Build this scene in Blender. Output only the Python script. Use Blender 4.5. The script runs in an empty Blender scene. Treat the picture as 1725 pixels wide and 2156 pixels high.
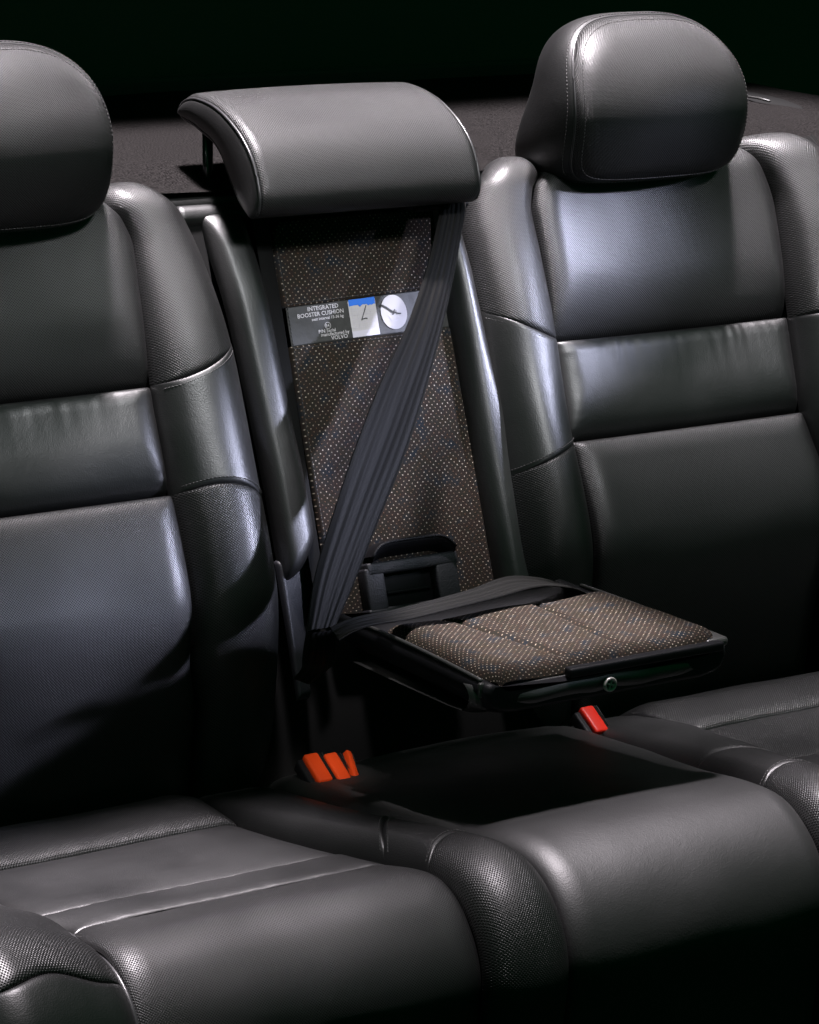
import bpy, math, random
import numpy as np
from mathutils import Vector, Matrix, noise

# ------------------------------------------------------------------ camera, world, light, exposure
S = bpy.context.scene
COL = S.collection
rng = random.Random(7)
PI = math.pi

def cam_axes(a, p, r):
    f = Vector((math.sin(a)*math.cos(p), math.cos(a)*math.cos(p), -math.sin(p)))
    rt = Vector((math.cos(a), -math.sin(a), 0)); up = rt.cross(f)
    return math.cos(r)*rt+math.sin(r)*up, -math.sin(r)*rt+math.cos(r)*up, f
cd = bpy.data.cameras.new('camera')
cam = bpy.data.objects.new('camera', cd); COL.objects.link(cam)
cr, cu, cf = cam_axes(math.radians(32.50550), math.radians(14.75684), math.radians(1.16053))
m = Matrix((cr, cu, -cf)).transposed().to_4x4()
m.translation = Vector((-1.7545181, -2.72109673, 1.08406658))
cam.matrix_world = m
cd.sensor_fit = 'HORIZONTAL'; cd.sensor_width = 36.0
cd.lens = 36.0*6235.5/1725.0
cd.clip_start = .05; cd.clip_end = 60
S.camera = cam

W = bpy.data.worlds.new('World'); S.world = W; W.use_nodes = True
bgn = W.node_tree.nodes['Background']
bgn.inputs['Color'].default_value = (.05, 1, .36, 1)
bgn.inputs['Strength'].default_value = .085

def area(name, loc, target, size, power, color, spread, axis=(1, 0, 0)):
    """a rectangular area light with limited spread; axis is the direction of its first side"""
    l = bpy.data.lights.new(name, 'AREA'); l.shape = 'RECTANGLE'
    l.size, l.size_y = size; l.energy = power; l.color = color; l.spread = math.radians(spread)
    o = bpy.data.objects.new(name, l); COL.objects.link(o)
    z = (Vector(loc)-Vector(target)).normalized(); x = Vector(axis); x = (x-z*x.dot(z)).normalized(); y = z.cross(x)
    M = Matrix((x, y, z)).transposed().to_4x4(); M.translation = Vector(loc); o.matrix_world = M
    return o
area('near_cushion_split_key', (-.72, -.17, 1.95), (-.72, -.305, 0), (.80, .385), 7.6, (1, .91, .97), 7)  # overhead light split into separate beams so the rear centre stays dark
area('far_cushion_split_key', (.47, -.34, 1.95), (.47, -.415, 0), (1.44, .145), 3.9, (1, .91, .97), 9, (1, .11, 0))  # second piece of the split overhead light, limited to the front strip
area('far_seat_added_fill', (.69, -.08, 1.95), (.69, -.14, 0), (.98, .26), 2.5, (1, .93, .98), 7)  # added fill for the rear of the right seat, no separate source there
area('booster_added_fill', (-.01, -.19, 1.10), (-.01, -.22, .16), (.25, .24), 1.3, (1, .93, .95), 6)  # added beam sized to the tray, brightens it without reaching the cushion
area('buckle_added_fill', (-.50, -.90, .90), (-.143, -.045, -.035), (.07, .07), .026, (1, .93, .90), 4)  # small invented light, added only to brighten the left buckles
area('headrest_split_key', (.02, .35, 2.0), (.02, .365, .64), (1.85, .50), 33, (1, .92, .97), 9)  # piece of the split overhead light for headrests and shelf, kept off the bight
area('front_softbox', (-.10, -1.40, 1.62), (.0, .130, .41), (1.45, .25), 2.0, (.96, .97, 1), 14, (1, .0, -.09))
area('cool_beam', (1.75, -1.45, 1.20), (-.06, .10, .285), (.72, .14), 1.5, (.72, .75, 1), 6, (.88, .16, .44))

S.view_settings.view_transform = 'Standard'; S.view_settings.look = 'None'
S.view_settings.exposure = 0; S.view_settings.gamma = 1
S.render.engine = 'CYCLES'
S.cycles.max_bounces = 5

# ------------------------------------------------------------------ materials
def mat(name):
    m = bpy.data.materials.new(name); m.use_nodes = True
    nt = m.node_tree; return m, nt, nt.nodes['Principled BSDF']
def N(nt, t, **k):
    n = nt.nodes.new('ShaderNode'+t)
    for a, b in k.items(): setattr(n, a, b)
    return n
def math_node(nt, op, a, b=None, c=None):
    n = N(nt, 'Math', operation=op)
    for i, v in enumerate((a, b, c)):
        if v is None: continue
        if isinstance(v, (int, float)): n.inputs[i].default_value = v
        else: nt.links.new(v, n.inputs[i])
    return n.outputs[0]
def uv_grid(nt, pitch, radius, soft, stagger=True):
    """staggered dots of a woven or perforated sheet: 1 in a dot, 0 outside; also a value that is the same over one dot"""
    tc = N(nt, 'TexCoord'); sp = N(nt, 'SeparateXYZ'); nt.links.new(tc.outputs['UV'], sp.inputs[0])
    u = math_node(nt, 'DIVIDE', sp.outputs[0], pitch); v = math_node(nt, 'DIVIDE', sp.outputs[1], pitch*.5 if stagger else pitch)
    row = math_node(nt, 'FLOOR', v)
    if stagger: u = math_node(nt, 'ADD', u, math_node(nt, 'MULTIPLY', math_node(nt, 'MODULO', math_node(nt, 'ABSOLUTE', row), 2.0), .5))
    fu = math_node(nt, 'SUBTRACT', math_node(nt, 'FRACT', u), .5)
    fv = math_node(nt, 'MULTIPLY', math_node(nt, 'SUBTRACT', math_node(nt, 'FRACT', v), .5), .5 if stagger else 1.0)
    d = math_node(nt, 'SQRT', math_node(nt, 'ADD', math_node(nt, 'MULTIPLY', fu, fu), math_node(nt, 'MULTIPLY', fv, fv)))
    mr = N(nt, 'MapRange'); nt.links.new(d, mr.inputs[0])
    mr.inputs[1].default_value = radius-soft; mr.inputs[2].default_value = radius+soft
    mr.inputs[3].default_value = 1; mr.inputs[4].default_value = 0
    cb = N(nt, 'CombineXYZ'); nt.links.new(math_node(nt, 'FLOOR', u), cb.inputs[0]); nt.links.new(row, cb.inputs[1])
    wn = N(nt, 'TexWhiteNoise', noise_dimensions='2D'); nt.links.new(cb.outputs[0], wn.inputs['Vector'])
    return mr.outputs[0], wn.outputs['Value'], tc
def leather(name, perf, base=.0035, rough=.44, tint=(1, 1, 1.04)):
    m, nt, b = mat(name)
    tc = N(nt, 'TexCoord')
    gr = N(nt, 'TexVoronoi'); gr.inputs['Scale'].default_value = 650; nt.links.new(tc.outputs['Object'], gr.inputs['Vector'])
    cl = N(nt, 'TexNoise'); cl.inputs['Scale'].default_value = 9; cl.inputs['Detail'].default_value = 5; nt.links.new(tc.outputs['Object'], cl.inputs['Vector'])
    wr = N(nt, 'TexNoise'); wr.inputs['Scale'].default_value = 55; wr.inputs['Detail'].default_value = 6; wr.inputs['Distortion'].default_value = .8
    nt.links.new(tc.outputs['Object'], wr.inputs['Vector'])
    b1 = N(nt, 'Bump'); b1.inputs['Strength'].default_value = .35; b1.inputs['Distance'].default_value = .0008
    nt.links.new(wr.outputs[0], b1.inputs['Height'])
    b2 = N(nt, 'Bump'); b2.inputs['Strength'].default_value = .16 if perf else .30; b2.inputs['Distance'].default_value = .0004
    nt.links.new(gr.outputs['Distance'], b2.inputs['Height']); nt.links.new(b1.outputs[0], b2.inputs['Normal'])
    last = b2
    b.inputs['Specular IOR Level'].default_value = .62
    rr = N(nt, 'MapRange'); nt.links.new(cl.outputs[0], rr.inputs[0]); rr.inputs[1].default_value = .3; rr.inputs[2].default_value = .7
    rr.inputs[3].default_value = rough-.05; rr.inputs[4].default_value = rough+.07
    nt.links.new(rr.outputs[0], b.inputs['Roughness'])
    col = [base*t for t in tint]+[1]
    if perf:
        dot, rnd, _ = uv_grid(nt, .0031, .21, .10)
        b3 = N(nt, 'Bump'); b3.invert = True; b3.inputs['Strength'].default_value = .75; b3.inputs['Distance'].default_value = .0005
        nt.links.new(dot, b3.inputs['Height']); nt.links.new(last.outputs[0], b3.inputs['Normal']); last = b3
        mx = N(nt, 'MixRGB'); nt.links.new(dot, mx.inputs[0]); mx.inputs[1].default_value = col; mx.inputs[2].default_value = (.002, .002, .002, 1)
        nt.links.new(mx.outputs[0], b.inputs['Base Color'])
        sp = math_node(nt, 'MULTIPLY_ADD', dot, -.52, .62)
        nt.links.new(sp, b.inputs['Specular IOR Level'])
    else:
        b.inputs['Base Color'].default_value = col
    nt.links.new(last.outputs[0], b.inputs['Normal'])
    return m
LP = leather('perforated_leather', True)
LL = leather('smooth_leather', False)
LW = leather('worn_smooth_leather', False, rough=.58)
def fabric():
    m, nt, b = mat('speckled_fabric')
    dot, rnd, tc = uv_grid(nt, .0074, .095, .05)
    nz = N(nt, 'TexNoise'); nz.inputs['Scale'].default_value = 45; nz.inputs['Detail'].default_value = 2; nt.links.new(tc.outputs['UV'], nz.inputs['Vector'])
    cr_ = N(nt, 'ValToRGB'); e = cr_.color_ramp.elements
    e[0].position = .30; e[0].color = (.010, .012, .015, 1); e[1].position = .68; e[1].color = (.018, .0135, .010, 1)
    for p, c in ((.42, (.016, .014, .0125, 1)), (.50, (.018, .013, .011, 1)), (.58, (.015, .0135, .011, 1))):
        k = e.new(p); k.color = c
    nt.links.new(nz.outputs[0], cr_.inputs[0])
    dr = N(nt, 'ValToRGB'); e = dr.color_ramp.elements
    e[0].color = (.08, .045, .028, 1); e[1].color = (.33, .28, .23, 1); k = e.new(.45); k.color = (.15, .115, .09, 1)
    nt.links.new(rnd, dr.inputs[0])
    mx = N(nt, 'MixRGB'); nt.links.new(dot, mx.inputs[0]); nt.links.new(cr_.outputs[0], mx.inputs[1]); nt.links.new(dr.outputs[0], mx.inputs[2])
    wv = N(nt, 'TexNoise'); wv.inputs['Scale'].default_value = 900; nt.links.new(tc.outputs['UV'], wv.inputs['Vector'])
    b1 = N(nt, 'Bump'); b1.inputs['Strength'].default_value = .7; b1.inputs['Distance'].default_value = .0006; nt.links.new(wv.outputs[0], b1.inputs['Height'])
    b2 = N(nt, 'Bump'); b2.inputs['Strength'].default_value = .6; b2.inputs['Distance'].default_value = .0005; nt.links.new(dot, b2.inputs['Height']); nt.links.new(b1.outputs[0], b2.inputs['Normal'])
    nt.links.new(mx.outputs[0], b.inputs['Base Color']); nt.links.new(b2.outputs[0], b.inputs['Normal'])
    b.inputs['Roughness'].default_value = .95; b.inputs['Specular IOR Level'].default_value = .06
    b.inputs['Sheen Weight'].default_value = .0; b.inputs['Sheen Roughness'].default_value = .4
    return m
FB = fabric()
def webbing():
    m, nt, b = mat('belt_webbing')
    tc = N(nt, 'TexCoord'); sp = N(nt, 'SeparateXYZ'); nt.links.new(tc.outputs['UV'], sp.inputs[0])
    w = math_node(nt, 'SINE', math_node(nt, 'MULTIPLY', sp.outputs[0], 2*PI/.0078))
    w2 = math_node(nt, 'SINE', math_node(nt, 'MULTIPLY', sp.outputs[1], 2*PI/.0016))
    h = math_node(nt, 'ADD', math_node(nt, 'MULTIPLY', w, 1.0), math_node(nt, 'MULTIPLY', w2, .12))
    b1 = N(nt, 'Bump'); b1.inputs['Strength'].default_value = .8; b1.inputs['Distance'].default_value = .00045; nt.links.new(h, b1.inputs['Height'])
    mr = N(nt, 'MapRange'); nt.links.new(w, mr.inputs[0]); mr.inputs[1].default_value = -1; mr.inputs[3].default_value = .0016; mr.inputs[4].default_value = .0045
    cc = N(nt, 'CombineColor')
    for i, k in enumerate((1, .95, .92)): nt.links.new(math_node(nt, 'MULTIPLY', mr.outputs[0], k), cc.inputs[i])
    nt.links.new(cc.outputs[0], b.inputs['Base Color']); nt.links.new(b1.outputs[0], b.inputs['Normal'])
    b.inputs['Roughness'].default_value = .6; b.inputs['Specular IOR Level'].default_value = .07
    b.inputs['Sheen Weight'].default_value = .02
    return m
WB = webbing()
def simple(name, col, rough=.5, spec=.5, metal=0, noise_scale=0, dist=.0003, strength=.5, var=0):
    m, nt, b = mat(name)
    b.inputs['Base Color'].default_value = (*col, 1); b.inputs['Roughness'].default_value = rough
    b.inputs['Specular IOR Level'].default_value = spec; b.inputs['Metallic'].default_value = metal
    if noise_scale:
        tc = N(nt, 'TexCoord'); nz = N(nt, 'TexNoise'); nz.inputs['Scale'].default_value = noise_scale; nz.inputs['Detail'].default_value = 4
        nt.links.new(tc.outputs['Object'], nz.inputs['Vector'])
        bp = N(nt, 'Bump'); bp.inputs['Strength'].default_value = strength; bp.inputs['Distance'].default_value = dist
        nt.links.new(nz.outputs[0], bp.inputs['Height']); nt.links.new(bp.outputs[0], b.inputs['Normal'])
        if var:
            cr_ = N(nt, 'ValToRGB'); e = cr_.color_ramp.elements
            e[0].position = .35; e[0].color = tuple(c*(1-var) for c in col)+(1,); e[1].position = .65; e[1].color = tuple(c*(1+var) for c in col)+(1,)
            nt.links.new(nz.outputs[0], cr_.inputs[0]); nt.links.new(cr_.outputs[0], b.inputs['Base Color'])
    return m
PL = simple('black_plastic', (.005, .005, .006), .5, .13, 0, 900, .0003, .5)
PG = simple('grained_plastic', (.012, .012, .015), .5, .3, 0, 450, .0007, .8)
VOID = simple('black_backing', (.004, .004, .004), .9, .1)
RIM = simple('pale_plastic_rim', (.030, .030, .029), .45, .5, 0, 300, .0002, .3)
THR = simple('grey_thread', (.028, .027, .027), .6, .4)
PIP = simple('leather_piping', (.020, .020, .021), .36, .5, 0, 400, .0002, .4)
FELT = simple('shelf_felt', (.0065, .0059, .0058), .95, .03, 0, 420, .0018, 1.0, .75)
RED = simple('red_plastic', (.50, .016, .007), .42, .25)
ORG = simple('orange_red_plastic', (.36, .030, .003), .55, .15)
CHR = simple('chromed_steel', (.22, .21, .20), .38, .8, .25)
STL = simple('black_steel', (.03, .03, .032), .22, .6, .6)
TRIM = simple('cabin_trim', (.018, .018, .018), .8, .3, 0, 300, .0004, .5)
WALL = simple('dark_lining', (.055, .055, .05), .95, .05)
LAB = simple('label_vinyl', (.016, .016, .015), .55, .35, 0, 60, .0016, .7)
WHT = simple('white_print', (.38, .36, .37), .6, .3)
GRY = simple('grey_print', (.42, .40, .46), .6, .3)
BLU = simple('blue_print', (.02, .13, .55), .6, .3)
INK = simple('black_print', (.02, .02, .02), .6, .3)
RUB = simple('floor_mat', (.010, .010, .010), .95, .1, 0, 200, .001, .8)

# ------------------------------------------------------------------ helpers
def link(name, me, m, parent=None, smooth=True):
    o = bpy.data.objects.new(name, me); COL.objects.link(o)
    if m is not None: me.materials.append(m)
    if smooth: me.shade_smooth()
    if parent is not None: o.parent = parent
    return o
def thing(name, label, cat, group=None, loc=(0, 0, 0)):
    o = bpy.data.objects.new(name, None); COL.objects.link(o); o.empty_display_size = .05
    o['label'] = label; o['category'] = cat
    if group: o['group'] = group
    return o
def grid_mesh(name, P, UV=None, flip=False, closed_u=False):
    """P: array (nv, nu, 3)"""
    nv, nu = P.shape[:2]
    vs = P.reshape(-1, 3).tolist(); fs = []
    for j in range(nv-1):
        for i in range(nu-(0 if closed_u else 1)):
            a = j*nu+i; b = j*nu+(i+1) % nu; c = b+nu; d = a+nu
            fs.append((a, d, c, b) if flip else (a, b, c, d))
    me = bpy.data.meshes.new(name); me.from_pydata(vs, [], fs)
    if UV is not None:
        l = me.uv_layers.new(name='UVMap'); uv = UV.reshape(-1, 2)
        for p in me.polygons:
            for li in p.loop_indices:
                l.data[li].uv = uv[me.loops[li].vertex_index]
    me.update(); return me
def raw_mesh(name, vs, fs):
    me = bpy.data.meshes.new(name); me.from_pydata([tuple(map(float, v)) for v in vs], [], fs); me.update(); return me
def bevel_box(name, size, loc, m, parent, bev=.003, rot=None, seg=3, taper=1.0):
    import bmesh
    bm = bmesh.new(); bmesh.ops.create_cube(bm, size=1)
    for v in bm.verts:
        k = taper if v.co.z > 0 else 1
        v.co = Vector((v.co.x*size[0]*k, v.co.y*size[1]*k, v.co.z*size[2]))
    bmesh.ops.bevel(bm, geom=bm.edges[:], offset=bev, segments=seg, profile=.5, affect='EDGES')
    M = Matrix.Translation(loc) @ (rot.to_4x4() if rot is not None else Matrix.Identity(4))
    bmesh.ops.transform(bm, matrix=M, verts=bm.verts)
    me = bpy.data.meshes.new(name); bm.to_mesh(me); bm.free()
    return link(name, me, m, parent)
def tube_geo(pts, r, n=8, caps=True, vs=None, fs=None):
    vs = [] if vs is None else vs; fs = [] if fs is None else fs
    pts = [Vector(p) for p in pts]; base = len(vs); k = len(pts)
    for i, p in enumerate(pts):
        t = (pts[min(i+1, k-1)]-pts[max(i-1, 0)]).normalized()
        a = Vector((0, 0, 1)) if abs(t.z) < .9 else Vector((1, 0, 0))
        u = t.cross(a).normalized(); w = t.cross(u)
        for j in range(n):
            g = 2*PI*j/n; vs.append(tuple(p+(u*math.cos(g)+w*math.sin(g))*r))
    for i in range(k-1):
        for j in range(n):
            a = base+i*n+j; b = base+i*n+(j+1) % n; fs.append((a, b, b+n, a+n))
    if caps:
        fs.append(tuple(base+j for j in range(n))[::-1]); fs.append(tuple(base+(k-1)*n+j for j in range(n)))
    return vs, fs
def tube(name, pts, r, m, parent, n=8):
    vs, fs = tube_geo(pts, r, n); return link(name, raw_mesh(name, vs, fs), m, parent)
def resample(pts, step):
    pts = [Vector(p) for p in pts]; out = [pts[0]]; acc = 0
    for a, b in zip(pts, pts[1:]):
        L = (b-a).length
        while L > 0 and acc+L >= step:
            t = (step-acc)/L; a = a.lerp(b, t); out.append(a.copy()); L = (b-a).length; acc = 0
        acc += L
    return out
def stitches(name, paths, m, parent, pitch=.0048, ln=.0032, r=.00055):
    """a row of thread per path, each row a mesh of its own; the stitches sit on one thin thread"""
    for pts in paths:
        q = resample(pts, pitch); vs, fs = [], []
        rad = []; P = []
        for a, b in zip(q, q[1:]):
            d = b-a
            for t, k in ((0, .25), (.12, 1), (.60, 1), (.72, .25)): P.append(a+d*t); rad.append(r*k)
        k = len(P); n = 5
        for i, p in enumerate(P):
            t = (P[min(i+1, k-1)]-P[max(i-1, 0)]).normalized()
            a = Vector((0, 0, 1)) if abs(t.z) < .9 else Vector((1, 0, 0))
            u = t.cross(a).normalized(); w = t.cross(u)
            for j in range(n):
                g = 2*PI*j/n; vs.append(tuple(p+(u*math.cos(g)+w*math.sin(g))*rad[i]))
        for i in range(k-1):
            for j in range(n):
                a = i*n+j; b = i*n+(j+1) % n; fs.append((a, b, b+n, a+n))
        link(name, raw_mesh(name, vs, fs), m, parent)
def lerp1(xs, ys):
    xs = np.array(xs, float); ys = np.array(ys, float); o = np.argsort(xs); xs, ys = xs[o], ys[o]
    # smooth (pchip-like) interpolation
    h = np.diff(xs); dl = np.diff(ys)/h; mm = np.zeros_like(ys)
    if len(xs) > 2:
        for i in range(1, len(xs)-1):
            if dl[i-1]*dl[i] > 0: mm[i] = 2/(1/dl[i-1]+1/dl[i])
    mm[0] = dl[0]; mm[-1] = dl[-1]
    def f(x):
        x = np.asarray(x, float); i = np.clip(np.searchsorted(xs, x)-1, 0, len(xs)-2)
        xc = np.clip(x, xs[0], xs[-1]); t = (xc-xs[i])/h[i]
        y = (2*t**3-3*t**2+1)*ys[i]+(t**3-2*t**2+t)*h[i]*mm[i]+(-2*t**3+3*t**2)*ys[i+1]+(t**3-t**2)*h[i]*mm[i+1]
        return y
    return f
def const(c): return lambda x: np.full_like(np.asarray(x, float), c)
def drop(d, w, D):
    d = np.clip(d, 0, w); return D*(1-np.sqrt(np.maximum(0, 1-(1-d/w)**2)))
def sstep(a, b, x):
    t = np.clip((x-a)/(b-a), 0, 1); return t*t*(3-2*t)
def fnoise(X, Y, sx, sy, seed):
    out = np.empty(X.shape)
    for idx in np.ndindex(X.shape):
        out[idx] = noise.noise(Vector((X[idx]*sx, Y[idx]*sy, seed)))
    return out

class Sweep:
    """a surface swept along X from a profile in (y, z); s is the length along the profile, h the height over it"""
    def __init__(self, pts, s0=0):
        P = np.array(pts, float); d = np.hypot(*np.diff(P, axis=0).T)
        self.s = np.concatenate([[0], np.cumsum(d)])+s0; self.P = P
        T = np.gradient(P, self.s, axis=0); T /= np.linalg.norm(T, axis=1)[:, None]; self.T = T
    def pos(self, x, s, h):
        y = np.interp(s, self.s, self.P[:, 0]); z = np.interp(s, self.s, self.P[:, 1])
        ty = np.interp(s, self.s, self.T[:, 0]); tz = np.interp(s, self.s, self.T[:, 1])
        k = np.hypot(ty, tz); ty, tz = ty/k, tz/k
        # normal to the front / top
        return np.stack([x, y-tz*h*self.sg, z+ty*h*self.sg], -1)
    sg = 1
TH = math.radians(18.939)
def arc(cy, cz, r, a0, a1, n=14):
    return [(cy+r*math.cos(a0+(a1-a0)*i/n), cz+r*math.sin(a0+(a1-a0)*i/n)) for i in range(n+1)]
# backrest profile: reclined plane, rolled over at the top
st, ct = math.sin(TH), math.cos(TH)
vt = .592; rt_ = .042
cy, cz = vt*st+rt_*ct, vt*ct-rt_*st
bp = [(v*st, v*ct) for v in np.linspace(-.13, vt, 62)]
a0 = math.atan2(st, -ct)
bp += arc(cy, cz, rt_, a0, a0-math.radians(125))[1:]
lasty, lastz = bp[-1]
bp += [(lasty+.03*math.sin(i*.3)*.4, lastz-.02*i) for i in range(1, 8)]
BACK = Sweep(bp, -.13)
# cushion profile: from the bight forwards, rising, rolled down at the front
sp_ = [(.10, -.115), (.06, -.095), (.03, -.075), (0, -.058), (-.03, -.049)]
sp_ += [(y, -.052-.117*y) for y in np.linspace(-.06, -.440, 36)]
yy, zz = sp_[-1]; tl = math.atan(.117); r2 = .090
cyy, czz = yy-r2*0+0, zz
# circle tangent to the seat plane at its front end
cyc = yy-math.sin(tl)*r2*1.0; czc = zz-math.cos(tl)*r2
sp_ += arc(cyc, czc, r2, PI/2-tl, PI/2-tl+math.radians(95)+tl, 26)[1:]
ly, lz = sp_[-1]
sp_ += [(ly+.002*i, lz-.02*i) for i in range(1, 16)]
SEAT = Sweep(sp_, 0)
SEAT.sg = -1
seat_s = lambda y: float(np.interp(-y, [-p[0] for p in sp_[:41]], SEAT.s[:41]))   # s of a point of the top at depth y

def cosgrid(n, k=.65):
    t = np.linspace(0, 1, n); return (1-k)*t+k*(.5-.5*np.cos(PI*t))
def panel(name, sw, xl, xr, sb, st_, m, parent, H=None, el=(.012, .010), er=(.012, .010), eb=(.012, .010), et=(.012, .010), nu=None, nv=None, wr=None, flip=None, sag=1.0):
    """one upholstered panel: xl(s), xr(s), sb(a), st(a); e* = (width, depth) of the rounding along each edge"""
    a = cosgrid(nu or 60); b = cosgrid(nv or 60)
    A, B = np.meshgrid(a, b)
    SB, ST = sb(A), st_(A)
    s = SB+(ST-SB)*B
    XL, XR = xl(s), xr(s)
    x = XL+(XR-XL)*A
    dl, dr_, db, dt = x-XL, XR-x, s-SB, ST-s
    q = np.sqrt(drop(dl, *el)**2+drop(dr_, *er)**2+drop(db, *eb)**2+drop(dt, *et)**2)
    h = -q
    if H is not None: h = h+H(x, s, A, B)
    if wr is not None: h = h+wr(x, s, dl, dr_, db, dt)
    if sag: h = h+fnoise(x, s, 14, 14, (sum(map(ord, name)) % 7) + float(sw.sg))*.0012+fnoise(x, s, 5, 6, 3.3)*.0025
    P = sw.pos(x, s, h)
    UV = np.stack([x, s], -1)
    return link(name, grid_mesh(name, P, UV, flip=(sw.sg < 0) if flip is None else flip), m, parent)
def path_on(sw, xs, ss, h):
    xs, ss = np.array(xs, float), np.array(ss, float)
    h = np.array([h]*len(xs)) if np.isscalar(h) else np.array(h)
    return [Vector(p) for p in sw.pos(xs, ss, h)]

# ------------------------------------------------------------------ the setting
def box_mesh(name, lo, hi, m, kind=True):
    x0, y0, z0 = lo; x1, y1, z1 = hi
    vs = [(x0,y0,z0),(x1,y0,z0),(x1,y1,z0),(x0,y1,z0),(x0,y0,z1),(x1,y0,z1),(x1,y1,z1),(x0,y1,z1)]
    fs = [(0,3,2,1),(4,5,6,7),(0,1,5,4),(1,2,6,5),(2,3,7,6),(3,0,4,7)]
    o = link(name, raw_mesh(name, vs, fs), m, None, False)
    if kind: o['kind'] = 'structure'
    return o
box_mesh('floor', (-6, -5, -.42), (6, 1.24, -.40), RUB)
box_mesh('wall', (-6, 1.25, -.5), (6, 1.30, 4), WALL)

# parcel shelf of speckled felt behind the seats
sh = thing('parcel_shelf', 'flat speckled grey-brown felt shelf behind the backrests', 'parcel shelf')
xs = np.linspace(-1.0, 1.0, 60); ys = np.linspace(.235, .93, 40)
X, Y = np.meshgrid(xs, ys); Z = .575+.02*sstep(.24, .34, Y)+.004*np.array([[noise.noise(Vector((a*5, b*5, 3))) for a in xs] for b in ys])
link('felt_cover', grid_mesh('felt_cover', np.stack([X, Y, Z], -1), np.stack([X, Y], -1)), FELT, sh)
bevel_box('rear_lip', (2.0, .03, .05), (0, .945, .59), TRIM, sh, .006)
bevel_box('shelf_board', (2.0, .70, .012), (0, .585, .560), TRIM, sh, .002)

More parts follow.
